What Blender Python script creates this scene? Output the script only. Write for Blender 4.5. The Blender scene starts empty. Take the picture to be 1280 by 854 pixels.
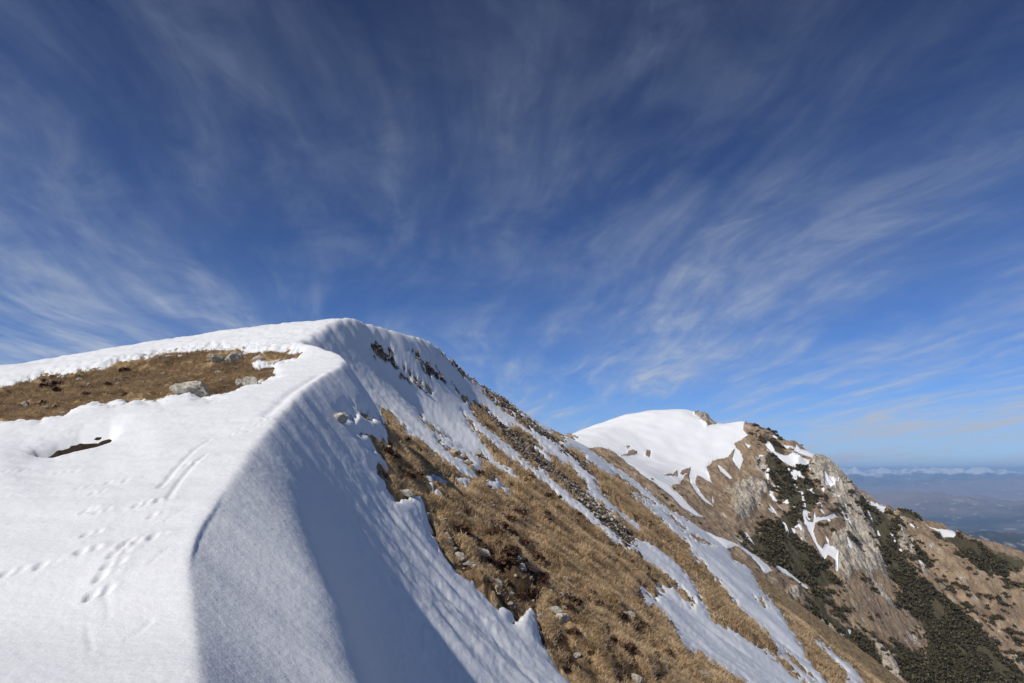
import bpy, math, random
import numpy as np
from mathutils import Vector, Matrix

random.seed(7)
RNG = np.random.default_rng(11)
R = math.radians
sc = bpy.context.scene
COL = sc.collection

# ------------------------------------------------------------------ camera model (photo 1280x854)
F, CX, CY, PITCH = 760.0, 640.0, 427.0, R(12.0)
CP, SP = math.cos(PITCH), math.sin(PITCH)

def ray(u, v):
    """direction with forward component 1 for a picture point of the photograph"""
    xc, yc = (u - CX) / F, -(v - CY) / F
    y, z = CP - yc * SP, SP + yc * CP
    return xc / y, z / y

def at(u, v, Y):
    a, b = ray(u, v)
    return a * Y, Y, b * Y

def project(x, y, z):
    d = y * CP + z * SP
    h = z * CP - y * SP
    d = np.where(d < .05, .05, d)
    return CX + F * x / d, CY - F * h / d

# ------------------------------------------------------------------ noise
PERM = RNG.permutation(4096).astype(np.int32)
GRAD = RNG.random(4096).astype(np.float32) * 2 * np.pi
GX, GY = np.cos(GRAD).astype(np.float32), np.sin(GRAD).astype(np.float32)

def noise(x, y):
    x = np.asarray(x, np.float64); y = np.asarray(y, np.float64)
    xi, yi = np.floor(x), np.floor(y)
    fx, fy = (x - xi).astype(np.float32), (y - yi).astype(np.float32)
    xi, yi = xi.astype(np.int64), yi.astype(np.int64)
    def g(i, j, dx, dy):
        h = PERM[(PERM[(xi + i) & 4095] + (yi + j)) & 4095]
        return GX[h] * dx + GY[h] * dy
    ux, uy = fx * fx * fx * (fx * (fx * 6 - 15) + 10), fy * fy * fy * (fy * (fy * 6 - 15) + 10)
    a, b = g(0, 0, fx, fy), g(1, 0, fx - 1, fy)
    c, d = g(0, 1, fx, fy - 1), g(1, 1, fx - 1, fy - 1)
    return ((a + (b - a) * ux) * (1 - uy) + (c + (d - c) * ux) * uy) * 1.5

def fbm(x, y, o=4, g=.5, l=2.03, s=0):
    t = 0; a = 1; x = np.asarray(x) + 17.3 * s; y = np.asarray(y) - 9.1 * s
    for i in range(o):
        t = t + a * noise(x, y); a *= g
        x, y = (x * .80 - y * .60) * l + 5.2, (x * .60 + y * .80) * l + 1.3
    return t

def ridged(x, y, o=4, s=0):
    t = 0; a = 1; x = np.asarray(x) + 31.7 * s; y = np.asarray(y) + 3.1 * s
    for i in range(o):
        t = t + a * (1 - 2 * np.abs(noise(x, y))); a *= .5
        x, y = x * 2.07 + 2.2, y * 2.07 + 7.3
    return t

def sstep(a, b, x):
    t = np.clip((x - a) / (b - a), 0, 1)
    return t * t * (3 - 2 * t)

def sp(x, k):                       # soft ramp
    return k * np.logaddexp(0, x / k)

def pchip(xs, ys, x):
    xs, ys = np.asarray(xs, float), np.asarray(ys, float)
    h = np.diff(xs); dl = np.diff(ys) / h
    m = np.zeros_like(xs)
    for i in range(1, len(xs) - 1):
        if dl[i - 1] * dl[i] > 0:
            w1, w2 = 2 * h[i] + h[i - 1], h[i] + 2 * h[i - 1]
            m[i] = (w1 + w2) / (w1 / dl[i - 1] + w2 / dl[i])
    m[0], m[-1] = dl[0], dl[-1]
    k = np.clip(np.searchsorted(xs, x) - 1, 0, len(xs) - 2)
    t = (x - xs[k]) / h[k]
    xc = np.clip(t, 0, 1)
    t2, t3 = xc * xc, xc ** 3
    r = (2*t3 - 3*t2 + 1) * ys[k] + (t3 - 2*t2 + xc) * h[k] * m[k] + (-2*t3 + 3*t2) * ys[k+1] + (t3 - t2) * h[k] * m[k+1]
    return r + np.where(t < 0, t * h[k] * m[0], 0) + np.where(t > 1, (t - 1) * h[k] * m[-1], 0)

# ------------------------------------------------------------------ where snow, grass, rock and pine lie (outlines taken from the photograph)
GRASS = [
 [(-60,552),(-60,497),(0,487),(11,485),(58,474),(94,468),(122,461),(143,458),(190,448),(213,444),(249,441),(273,440),(306,440),(346,441),(362,441),(377,446),(368,451),(354,454),(340,455),(341,461),(343,474),(337,477),(323,481),(299,487),(277,499),(259,503),(249,502),(237,495),(229,495),(213,497),(206,500),(198,505),(194,504),(180,506),(150,506),(134,510),(112,510),(100,514),(84,520),(77,525),(62,525),(47,532),(23,531),(0,533)],
 [(47,573),(72,560),(100,550),(138,544),(144,547),(138,554),(118,561),(92,566),(65,574)],
 # the whole flank
 [(475,511),(487,517),(500,530),(509,545),(525,555),(536,564),(550,573),(566,584),(584,594),(596,602),(600,599),(590,588),(599,588),(600,580),(597,570),(605,572),(613,582),(622,586),(638,597),(655,606),(635,587),(619,576),(607,561),(599,548),(585,530),(578,515),(576,501),(576,496),(581,495),(590,501),(604,509),(617,520),(629,528),(640,536),
  (645,523),(632,517),(626,510),(609,498),(601,482),(590,479),(575,468),(573,462),(547,443),(552,440),(562,449),(582,463),(604,480),(629,499),(645,511),(661,523),(676,536),(684,542),(685,534),(694,531),(707,541),(720,545),(745,550),(760,470),(1500,470),(1500,960),(780,960),(717,854),(696,832),(679,808),(672,780),(662,763),(643,780),(641,767),(620,763),(613,758),(593,735),(565,708),(548,684),(531,653),(527,629),(525,624),(509,627),(502,625),(495,628),(486,616),(484,603),(477,594),(474,583),(480,581),(475,572),(469,567),(462,561),(462,555),(450,548),(446,537),(455,538),(469,545),(483,544),(480,531)],
 [(460,438),(465,433),(468,431),(476,436),(485,443),(493,452),(505,466),(516,478),(529,490),(538,502),(529,495),(516,484),(501,471),(490,459),(482,451),(469,449)],
 [(483,434),(487,434),(498,446),(508,457),(507,461),(520,470),(530,482),(540,491),(538,493),(525,485),(510,470),(498,456),(486,443)],
 [(511,438),(518,438),(526,449),(537,457),(547,468),(564,482),(564,484),(547,475),(535,467),(526,457),(517,446)],
 [(569,488),(578,493),(576,495),(568,490)],[(430,515),(438,516),(446,525),(445,531),(436,529),(430,520)],[(450,518),(458,519),(470,527),(463,530),(453,526)],
 [(523,519),(526,519),(530,525),(528,527)],[(546,549),(550,550),(558,560),(566,566),(575,567),(575,573),(568,573),(560,566)],[(580,574),(586,576),(590,583),(586,584),(580,579)],[(592,571),(600,567),(607,575),(600,576)],
 [(533,530),(548,540),(564,551),(560,549),(545,541)],[(585,512),(597,524),(610,540),(606,541),(594,527)],
]
SNOW = [
 [(317,456),(325,453),(336,456),(336,460),(322,460)],
 [(530,596),(534,594),(556,598),(587,600),(591,604),(584,606),(583,618),(579,608),(566,609),(558,608),(547,602),(542,610),(540,612),(536,605)],
 [(545,616),(555,619),(564,622),(560,624)],[(619,596),(624,603),(630,609),(644,625),(633,618),(613,611),(607,605),(618,604)],
 [(799,737),(812,746),(820,752),(824,748),(818,736),(822,732),(829,738),(840,739),(852,752),(866,761),(870,754),(860,742),(850,734),(845,733),(830,717),(809,703),(788,686),(795,676),(800,675),(819,687),(836,697),(848,709),(859,722),(869,733),(876,754),(883,764),(893,776),(902,782),(916,790),(933,803),(960,818),(987,839),(1003,853),(1100,960),(1010,960),(932,853),(916,845),(901,834),(893,832),(872,820),(854,807),(847,798),(835,778),(819,762),(807,756)],
 [(575,505),(584,504),(587,512),(597,525),(605,534),(626,550),(643,565),(654,576),(669,587),(679,590),(693,606),(701,612),(716,623),(737,643),(752,657),(772,675),(790,688),(802,698),(788,689),(773,679),(758,668),(739,653),(727,642),(716,636),(699,624),(690,615),(683,604),(669,597),(647,579),(632,565),(621,559),(602,543),(588,528),(570,508)],
 [(600,500),(619,515),(641,523),(647,529),(663,540),(682,548),(696,557),(704,568),(716,573),(726,584),(743,598),(744,607),(762,630),(784,645),(794,655),(804,665),(797,664),(787,656),(770,643),(752,631),(747,628),(735,616),(732,603),(716,587),(701,578),(688,568),(676,557),(666,547),(647,532),(632,530),(615,520)],
 [(628,497),(650,505),(690,525),(706,537),(700,538),(694,531),(685,534),(690,543),(676,536),(661,523),(645,511)],
 [(703,547),(716,552),(730,559),(747,572),(761,584),(767,597),(755,589),(742,583),(733,577),(734,570),(720,562),(709,558)],[(715,545),(721,547),(724,552),(718,550)],
 [(668,560),(676,563),(690,575),(689,578),(675,567)],
 [(761,581),(778,592),(800,608),(819,624),(827,632),(836,639),(856,650),(872,661),(900,673),(902,673),(922,683),(949,698),(966,715),(955,716),(949,708),(936,695),(919,684),(908,687),(916,703),(932,709),(938,717),(946,733),(951,740),(972,762),(982,779),(995,797),(1007,822),(1020,839),(1036,858),(1090,960),(1060,960),(1021,853),(1007,839),(990,823),(972,808),(951,787),(936,773),(920,754),(900,730),(889,719),(881,706),(866,691),(862,681),(850,669),(837,659),(825,648),(809,636),(794,623),(790,618),(809,627),(819,634),(823,633),(800,613),(783,600),(765,588)],
 [(972,811),(982,820),(998,834),(1014,853),(1060,930),(1008,853),(995,839),(973,820)],
 # the far peak
 [(690,560),(722,549),(735,480),(800,480),(860,480),(868,513),(869,519),(882,530),(884,533),(894,531),(905,515),(933,515),(929,537),(935,544),(918,555),(919,561),(910,572),(891,577),(883,584),(891,606),(883,600),(871,594),(869,603),(876,616),(891,633),(882,630),(869,614),(863,605),(861,594),(863,586),(856,594),(850,604),(839,607),(842,614),(850,621),(858,629),(870,638),(879,646),(870,646),(855,637),(840,622),(820,607),(800,592),(780,575),(760,560)],
 [(919,559),(925,565),(929,575),(924,588),(915,575)],[(896,580),(903,585),(916,597),(912,598),(900,590)],[(929,553),(939,559),(935,562)],[(889,617),(893,628),(890,628)],
 [(963,564),(979,570),(990,569),(1013,577),(1010,586),(993,589),(977,578)],[(976,553),(985,558),(1000,562),(1022,566),(1022,571),(1018,575),(1000,569),(985,563)],
 [(1031,598),(1037,598),(1049,609),(1046,612),(1032,611)],
 [(1002,641),(1010,652),(1016,652),(1018,639),(1020,648),(1036,647),(1042,645),(1050,650),(1046,654),(1030,652),(1019,653),(1017,666),(1022,680),(1028,686),(1033,680),(1049,691),(1048,717),(1044,712),(1044,702),(1035,695),(1031,700),(1033,705),(1025,692),(1014,672),(1006,655)],
 [(992,614),(1005,620),(1008,636),(1003,634),(1002,622)],[(1007,612),(1013,615),(1028,623),(1026,625),(1013,617)],[(960,630),(967,637),(980,655),(974,648),(963,637)],
 [(924,662),(933,664),(944,680),(935,673)],[(911,666),(927,677),(939,690),(927,681)],[(966,702),(983,712),(996,722),(1008,733),(1012,740),(1002,733),(989,723),(969,709)],
 [(1076,622),(1095,630),(1108,636),(1107,644),(1089,635)],[(1112,637),(1121,641),(1119,644)],[(1152,657),(1170,663),(1198,665),(1192,676),(1179,676),(1174,669)],
 [(1020,800),(1042,818),(1064,836),(1086,860),(1057,860),(1060,842),(1050,832)],[(1058,787),(1064,789),(1063,796)],[(1013,569),(1018,572),(1016,575)],
]
ISLAND = [
 [(825,636),(834,640),(850,652),(858,661),(859,667),(853,664),(845,655),(836,648)],[(861,670),(869,669),(888,677),(894,684),(880,683),(866,678)],[(943,748),(951,750),(962,761),(956,761)],
 [(773,573),(782,577),(792,584),(801,594),(798,596),(785,590),(775,580)],[(776,569),(786,564),(790,562),(796,564),(795,568),(786,568)],[(808,562),(813,563),(812,572),(807,570)],[(782,557),(787,558),(784,560)],
 [(830,595),(840,592),(846,588),(847,594),(838,596)],[(850,592),(853,587),(863,584),(859,591),(852,593)],[(804,602),(812,610),(818,615),(816,618),(806,610)],[(820,620),(830,628),(838,637),(830,633)],
]
PINE = [
 [(960,566),(975,580),(993,592),(1010,600),(1020,612),(1030,622),(1015,640),(1000,640),(1000,655),(985,650),(990,640),(975,620),(962,600),(956,583)],
 [(946,541),(960,545),(975,555),(985,572),(970,568),(957,555)],[(993,588),(1003,583),(1010,590),(1003,600)],
 [(927,670),(955,667),(980,644),(992,648),(996,672),(1008,681),(1027,700),(1042,723),(1049,733),(1013,733),(989,716),(967,700),(947,694)],
 [(1069,625),(1089,637),(1108,649),(1122,663),(1124,690),(1146,722),(1150,736),(1189,753),(1211,776),(1241,807),(1272,838),(1340,930),(1170,930),(1163,854),(1160,810),(1153,790),(1129,764),(1129,747),(1110,707),(1094,670),(1086,652)],
 [(1179,678),(1198,669),(1225,682),(1267,700),(1290,711),(1273,716),(1255,723),(1254,729),(1230,722),(1215,710),(1211,704),(1198,688)],
 [(1014,736),(1024,738),(1029,748),(1034,765),(1054,782),(1076,795),(1093,807),(1104,826),(1103,842),(1092,853),(1076,836),(1065,822),(1061,800),(1050,787),(1029,778),(1014,764)],
 [(1117,808),(1150,817),(1156,830),(1160,851),(1136,856),(1125,835)],[(1121,640),(1135,646),(1150,656),(1152,662),(1135,656)],[(1143,684),(1160,700),(1168,704),(1160,706),(1146,696)],[(1255,735),(1275,737),(1285,750),(1270,750),(1258,743)],
]
SPARSE = [[(1021,655),(1042,653),(1064,658),(1071,667),(1075,690),(1052,673),(1035,672)],[(1024,625),(1045,622),(1062,632),(1060,645),(1040,645)],[(935,650),(955,640),(965,665),(945,668)],[(1120,665),(1135,670),(1150,690),(1135,685)],
 [(945,755),(965,745),(1010,735),(1060,760),(1075,785),(1040,775),(1000,765)],[(1160,705),(1280,760),(1280,830),(1225,780),(1170,740)],[(1060,690),(1075,690),(1095,740),(1080,730)]]
ROCK = [
 [(919,605),(942,600),(963,609),(950,628),(939,645),(919,652),(917,628)],[(941,572),(957,573),(969,597),(961,609),(947,587)],
 [(1011,584),(1026,572),(1040,582),(1062,605),(1075,625),(1088,650),(1095,672),(1105,700),(1108,730),(1090,722),(1070,712),(1060,735),(1048,720),(1050,692),(1036,680),(1060,665),(1050,640),(1035,620),(1025,600)],
 [(994,651),(1005,659),(1010,675),(1002,673)],[(1014,786),(1042,786),(1050,789),(1061,800),(1068,834),(1057,829),(1022,800)],[(1094,803),(1106,805),(1117,827),(1129,856),(1122,856),(1105,831)],
 [(1124,663),(1141,680),(1146,690),(1136,695),(1125,676)],[(869,514),(882,516),(894,530),(883,533),(875,524)],[(985,735),(1000,738),(998,752),(985,748)],[(1075,700),(1085,708),(1098,735),(1120,765),(1110,762),(1085,725)],[(985,560),(1000,572),(1005,580),(995,582)],
]
U0, V0, UW, VH = -80, 380, 1600, 580
gu, gv = np.meshgrid(np.arange(UW, dtype=np.float32) + U0, np.arange(VH, dtype=np.float32) + V0)

def sdf(poly, pad=26):
    """signed distance in picture units, positive inside; -pad far away"""
    P = np.array(poly, np.float32)
    i0, i1 = int(max(0, P[:, 0].min() - pad - U0)), int(min(UW, P[:, 0].max() + pad - U0 + 1))
    j0, j1 = int(max(0, P[:, 1].min() - pad - V0)), int(min(VH, P[:, 1].max() + pad - V0 + 1))
    x, y = gu[j0:j1, i0:i1], gv[j0:j1, i0:i1]
    d = np.full(x.shape, 1e9, np.float32); ins = np.zeros(x.shape, bool)
    for a, b in zip(P, np.roll(P, -1, 0)):
        e = b - a; L = float(e @ e) + 1e-9
        t = np.clip(((x - a[0]) * e[0] + (y - a[1]) * e[1]) / L, 0, 1)
        d = np.minimum(d, (x - a[0] - t * e[0]) ** 2 + (y - a[1] - t * e[1]) ** 2)
        c = (a[1] > y) != (b[1] > y)
        if abs(e[1]) > 1e-6:
            ins ^= c & (x < a[0] + (y - a[1]) * e[0] / e[1])
    s = np.sqrt(d) * np.where(ins, 1, -1)
    return (slice(j0, j1), slice(i0, i1)), np.clip(s, -pad, pad)

def paint(polys, pad=26):
    f = np.full((VH, UW), -float(pad), np.float32)
    for p in polys:
        w, s = sdf(p, pad); f[w] = np.maximum(f[w], s)
    return f

SN = np.full((VH, UW), 26., np.float32)
for p in GRASS:
    w, s = sdf(p); SN[w] = np.minimum(SN[w], -s)
for p in SNOW:
    w, s = sdf(p); SN[w] = np.maximum(SN[w], s)
for p in ISLAND:
    w, s = sdf(p); SN[w] = np.minimum(SN[w], -s)
PN, RK, SPA = paint(PINE), paint(ROCK), paint(SPARSE)

def look(f, u, v):
    a = np.clip(u - U0, 0, UW - 1.01); b = np.clip(v - V0, 0, VH - 1.01)
    i, j = a.astype(int), b.astype(int); a, b = a - i, b - j
    return (f[j, i] * (1 - a) + f[j, i + 1] * a) * (1 - b) + (f[j + 1, i] * (1 - a) + f[j + 1, i + 1] * a) * b

# ------------------------------------------------------------------ the ridge
PHI = R(8)
cP, sP_ = math.cos(PHI), math.sin(PHI)
def to_pq(x, y): return x * sP_ + y * cP, x * cP - y * sP_

crest = [(.9, -3, -2.6), (.3, 0, -1.75), (-1.1, 2.6, -1.72)] + [at(240, 854, 5.3), at(236, 720, 7.3), at(290, 620, 10.2), at(380, 500, 19), at(430, 456, 27.5)] + \
        [(-11.6, 33, 6.7), at(367, 437, 41)] + [at(450, 404, 60), at(500, 418, 67), at(540, 431, 76), at(575, 455, 90), at(620, 490, 112), at(670, 520, 150), at(722, 547, 205), (38, 250, 3), (60, 300, -18), (80, 360, -50)]
cp_, cq_, cz_ = [], [], []
for X, Y, Z in crest:
    p, q = to_pq(X, Y); cp_.append(p); cq_.append(q); cz_.append(Z)
assert all(b > a for a, b in zip(cp_, cp_[1:])), cp_

def ridge(x, y):
    """smooth height of the ridge and its flanks; also distance across the crest d and station p"""
    p, q = to_pq(x, y)
    d = q - pchip(cp_, cq_, p)
    d = d + fbm(p / .9, p * 0 + .5, 3, s=91) * np.interp(p, [0, 10, 60], [.02, .03, .25]) * np.exp(-np.abs(d) / .8)
    zc = pchip(cp_, cz_, p)
    st =   [-5,   6,   8,  11,   14,   18,   23,   26,   28,   31,   34,  42,  60,   78,   95, 400]
    g = lambda v: np.interp(p, st, v)
    sA = g([.58, .58, .60, .82, 1.10, 1.16, 1.14, 1.25, 1.40, 1.15, 1.1, 1.2, 1.4, 1.35, .78, .76])
    sB = g([1.85, 1.9, 1.9, 1.6, 1.27, 1.22, 1.16, 1.45, 1.8, 1.3, 1.2, 1.4, 2.0, 1.9, .85, .77])
    sC = g([.64, .64, .64, .66, .68, .69, .69, .69, .69, .69, .69, .70, .72, .75, .77, .785])
    wA = g([2.3, 2.2, 1.9, 1.0, .6, .4, .3, .2, .2, .2, .2, .3, .4, .5, 2, 3])
    wB = g([4.1, 4.1, 3.9, 3.5, 3.6, 4.0, 3.8, 3.4, 3.2, 2.8, 2.5, 3.0, 4.6, 4.2, 4, 5])
    kA = g([.035, .035, .04, .05, .05, .05, .05, .06, .08, .2, .3, .2, .15, .15, 3, 5])
    kB = g([.2, .2, .2, .25, .4, .45, .45, .45, .45, .45, .45, .45, .5, .5, .5, .5])
    P = sA * sp(d, kA) + (sB - sA) * sp(d - wA, kB) - (sB - sC) * sp(d - wB, 1.1)
    P = P + .035 * sstep(.0, .07, d) * sstep(6.2, 6.9, p) * sstep(9.0, 7.6, p)
    dl = np.maximum(-d, 0)
    lat = np.interp(p, [0, 18, 27, 42, 60, 78, 95, 400], [.03, .035, .04, .045, .06, .12, .3, .5])
    cv = np.interp(y, [0, 30, 60, 120, 300], [.0004, .0004, .0010, .004, .004])
    z = zc - P - lat * dl - cv * dl * dl * np.where(dl > 200, 200 / np.maximum(dl, 1), 1)
    z = z - np.interp(y, [0, 46, 70, 120], [0, 0, 1.5, 9]) * sstep(6, 40, dl)
    # shallow ribs and runnels that follow the fall of the right flank
    amp = sstep(5, 22, d) * np.interp(p, [10, 40, 100, 300], [.15, .3, 1.5, 2.2])
    wob = noise(p / 23, d / 31) * 3
    z = z + amp * (fbm((p + wob) / np.interp(p, [0, 60, 200], [5, 8, 15]), d / 60, 3, s=3)) * .55
    z = z + sstep(2, 12, np.abs(d)) * fbm(x / 7, y / 7, 3, s=1) * np.where(d > 0, .22, .10)
    return z, d, p

def to_mesh(name, V, F4, mat, attrs=None, smooth=True, F3=None):
    me = bpy.data.meshes.new(name)
    V = np.asarray(V, np.float32)
    me.vertices.add(len(V)); me.vertices.foreach_set('co', V.ravel())
    loops = []; tot = []
    if F4 is not None and len(F4): loops.append(np.asarray(F4, np.int32).ravel()); tot.append(np.full(len(F4), 4, np.int32))
    if F3 is not None and len(F3): loops.append(np.asarray(F3, np.int32).ravel()); tot.append(np.full(len(F3), 3, np.int32))
    loops = np.concatenate(loops); tot = np.concatenate(tot)
    me.loops.add(len(loops)); me.loops.foreach_set('vertex_index', loops)
    me.polygons.add(len(tot))
    me.polygons.foreach_set('loop_start', np.concatenate([[0], np.cumsum(tot)[:-1]]).astype(np.int32))
    me.update(calc_edges=True)
    me.polygons.foreach_set('use_smooth', np.full(len(tot), smooth))
    for k, a in (attrs or {}).items():
        at_ = me.attributes.new(k, 'FLOAT', 'POINT'); at_.data.foreach_set('value', np.asarray(a, np.float32).ravel())
    me.materials.append(mat)
    return me

def link(name, me, **props):
    o = bpy.data.objects.new(name, me); COL.objects.link(o)
    for k, v in props.items(): o[k] = v
    return o

def grid_faces(nr, nc):
    i = np.arange(nr - 1)[:, None] * nc + np.arange(nc - 1)[None]
    return np.stack([i, i + 1, i + nc + 1, i + nc], -1).reshape(-1, 4)

# ------------------------------------------------------------------ materials
def mat(name):
    m = bpy.data.materials.new(name); m.use_nodes = True
    nt = m.node_tree; nt.nodes.clear()
    out = nt.nodes.new('ShaderNodeOutputMaterial'); b = nt.nodes.new('ShaderNodeBsdfPrincipled')
    nt.links.new(b.outputs[0], out.inputs[0])
    return m, nt, b

class N:
    """short hand for node graphs"""
    def __init__(s, nt): s.nt = nt
    def node(s, t, **kw):
        n = s.nt.nodes.new(t)
        for k, v in kw.items(): setattr(n, k, v)
        return n
    def put(s, sock, v):
        if isinstance(v, bpy.types.NodeSocket): s.nt.links.new(v, sock)
        elif isinstance(v, (tuple, list)) and sock.type == 'RGBA' and len(v) == 3: sock.default_value = (*v, 1)
        else: sock.default_value = v
    def math(s, op, a, b=0., c=0., clamp=False):
        n = s.node('ShaderNodeMath', operation=op, use_clamp=clamp)
        for i, v in enumerate((a, b, c)): s.put(n.inputs[i], v)
        return n.outputs[0]
    def vmath(s, op, a, b=(0, 0, 0)):
        n = s.node('ShaderNodeVectorMath', operation=op); s.put(n.inputs[0], a)
        if op == 'SCALE': s.put(n.inputs['Scale'], b)
        else: s.put(n.inputs[1], b)
        return n.outputs[0]
    def noise(s, vec, scale, detail=4, rough=.55, dist=0.):
        n = s.node('ShaderNodeTexNoise'); s.put(n.inputs['Vector'], vec)
        s.put(n.inputs['Scale'], scale); s.put(n.inputs['Detail'], detail); s.put(n.inputs['Roughness'], rough); s.put(n.inputs['Distortion'], dist)
        return n.outputs[0]
    def ramp(s, f, a, b, va=0., vb=1.):
        n = s.node('ShaderNodeMapRange', interpolation_type='SMOOTHSTEP')
        for k, v in zip(('Value', 'From Min', 'From Max', 'To Min', 'To Max'), (f, a, b, va, vb)): s.put(n.inputs[k], v)
        return n.outputs[0]
    def mix(s, f, a, b, blend='MIX'):
        n = s.node('ShaderNodeMix', data_type='RGBA', blend_type=blend)
        s.put(n.inputs[0], f); s.put(n.inputs[6], a); s.put(n.inputs[7], b)
        return n.outputs[2]
    def attr(s, name): return s.node('ShaderNodeAttribute', attribute_name=name).outputs['Fac']
    def pos(s): return s.node('ShaderNodeNewGeometry').outputs['Position']
    def bump(s, h, strength, dist, normal=None):
        n = s.node('ShaderNodeBump'); s.put(n.inputs['Height'], h); n.inputs['Strength'].default_value = strength; n.inputs['Distance'].default_value = dist
        if normal is not None: s.put(n.inputs['Normal'], normal)
        return n.outputs[0]

SNOWCOL = (.725, .728, .735)
def snow_mat():
    m, nt, b = mat('old_snow'); k = N(nt); P = k.pos()
    b.inputs['Roughness'].default_value = .6; b.inputs['Specular IOR Level'].default_value = .25
    dirt = k.noise(P, .35, 5, .6)
    k.put(b.inputs['Base Color'], k.mix(k.ramp(dirt, .45, .75, 0., .6), SNOWCOL, (.69, .69, .69)))
    n1 = k.noise(P, 9., 5, .6); n2 = k.noise(P, 55., 3, .6)
    nb = k.bump(n1, .5, .03); nb = k.bump(n2, .35, .006, nb)
    k.put(b.inputs['Normal'], nb)
    return m
M_SNOW = snow_mat()

def ground_mat():
    m, nt, b = mat('dry_alpine_turf'); k = N(nt); P = k.pos()
    b.inputs['Roughness'].default_value = .95; b.inputs['Specular IOR Level'].default_value = .1
    a = k.noise(P, .9, 6, .62); c = k.noise(P, 5.5, 5, .65); e = k.noise(P, .25, 3); f = k.noise(P, 22, 3, .6)
    tan = k.mix(k.ramp(a, .35, .68), (.33, .22, .112), (.54, .385, .21))
    tan = k.mix(k.ramp(c, .38, .62), k.mix(.4, tan, (.07, .042, .023)), tan)
    heath_hollow = k.attr('heath_hollow')
    tan = k.mix(k.math('MULTIPLY', k.ramp(k.math('ADD', heath_hollow, k.math('MULTIPLY', c, .6)), .55, .8), .8), tan, (.045, .024, .016))
    scree = k.attr('scree')
    st = k.node('ShaderNodeTexVoronoi'); k.put(st.inputs['Vector'], P); st.inputs['Scale'].default_value = 2.2
    stone = k.mix(k.ramp(st.outputs['Distance'], .05, .5), k.mix(k.ramp(f, .3, .7), (.36, .32, .27), (.2, .17, .13)), (.07, .05, .035))
    tan = k.mix(k.ramp(k.math('ADD', scree, k.math('MULTIPLY', k.math('SUBTRACT', c, .5), 1.2)), .45, .6), tan, stone)
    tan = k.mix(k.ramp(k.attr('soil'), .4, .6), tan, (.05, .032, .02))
    k.put(b.inputs['Base Color'], tan)
    nb = k.bump(c, .9, .12); nb = k.bump(f, .6, .03, nb); k.put(b.inputs['Normal'], nb)
    return m
M_TURF = ground_mat()

def peak_mat():
    m, nt, b = mat('rocky_peak'); k = N(nt); P = k.pos()
    b.inputs['Roughness'].default_value = .9; b.inputs['Specular IOR Level'].default_value = .15
    n1 = k.noise(P, .12, 6, .62); n2 = k.noise(P, .5, 5, .62); n3 = k.noise(P, .035, 4)
    str_ = k.noise(k.vmath('MULTIPLY', P, (.30, .30, .13)), 1., 7, .7, .3)
    edge = k.math('MULTIPLY', k.math('SUBTRACT', n2, .5), 9.)
    edge1 = k.math('MULTIPLY', k.math('SUBTRACT', n1, .5), 10.)
    col = k.mix(k.ramp(n1, .35, .65), (.22, .155, .10), (.38, .275, .175))
    col = k.mix(k.ramp(n3, .4, .65), col, (.25, .18, .125))
    # stones showing through the turf
    col = k.mix(k.math('MULTIPLY', k.ramp(n2, .57, .68), .6), col, (.42, .385, .325))
    rock = k.mix(k.ramp(str_, .35, .65), (.31, .265, .21), (.53, .47, .39))
    rock = k.mix(k.ramp(n2, .55, .7), rock, (.25, .205, .15))
    cr = k.math('ABSOLUTE', k.math('SUBTRACT', k.noise(k.vmath('MULTIPLY', P, (.22, .22, .10)), 1., 5, .6, .8), .5))
    rock = k.mix(k.ramp(cr, .0, .035, .75, 0.), rock, (.10, .085, .065))
    col = k.mix(k.ramp(k.math('ADD', k.math('ADD', k.math('ADD', k.attr('rock'), k.ramp(n1, .54, .68, 0., 15.)), edge), k.math('MULTIPLY', edge1, 1.5)), -1.5, 1.5), col, rock)
    col = k.mix(k.ramp(k.math('ADD', k.attr('pine'), edge), -1., 2.), col, (.085, .072, .043))
    sn = k.ramp(k.math('ADD', k.attr('snow'), k.math('MULTIPLY', edge, .32)), -.5, .6)
    col = k.mix(sn, col, SNOWCOL)
    k.put(b.inputs['Base Color'], col)
    h = k.math('ADD', k.math('MULTIPLY', n2, 1.), k.math('MULTIPLY', str_, .8))
    h = k.math('MULTIPLY', h, k.math('SUBTRACT', 1., k.math('MULTIPLY', sn, .93)))
    k.put(b.inputs['Normal'], k.bump(h, .8, 1.6))
    return m
M_PEAK = peak_mat()

def stone_mat(name, a, b_, lich):
    m, nt, b = mat(name); k = N(nt)
    P = k.node('ShaderNodeTexCoord').outputs['Object']
    rnd = k.node('ShaderNodeObjectInfo').outputs['Random']
    P = k.vmath('ADD', P, k.vmath('SCALE', (3., 7., 5.), rnd))
    b.inputs['Roughness'].default_value = .9; b.inputs['Specular IOR Level'].default_value = .2
    n1 = k.noise(P, 1.6, 6, .65); n2 = k.noise(P, 7, 5, .65)
    c = k.mix(k.ramp(n1, .35, .65), a, b_)
    c = k.mix(k.math('MULTIPLY', k.ramp(n2, .5, .62), .8), c, lich)
    k.put(b.inputs['Base Color'], c)
    k.put(b.inputs['Normal'], k.bump(k.math('ADD', n1, n2), .7, .08))
    return m
M_LIME = stone_mat('weathered_limestone', (.33, .30, .25), (.56, .52, .44), (.15, .125, .09))
M_BROWN = stone_mat('brown_scree_stone', (.17, .13, .095), (.30, .25, .20), (.09, .07, .05))

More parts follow.
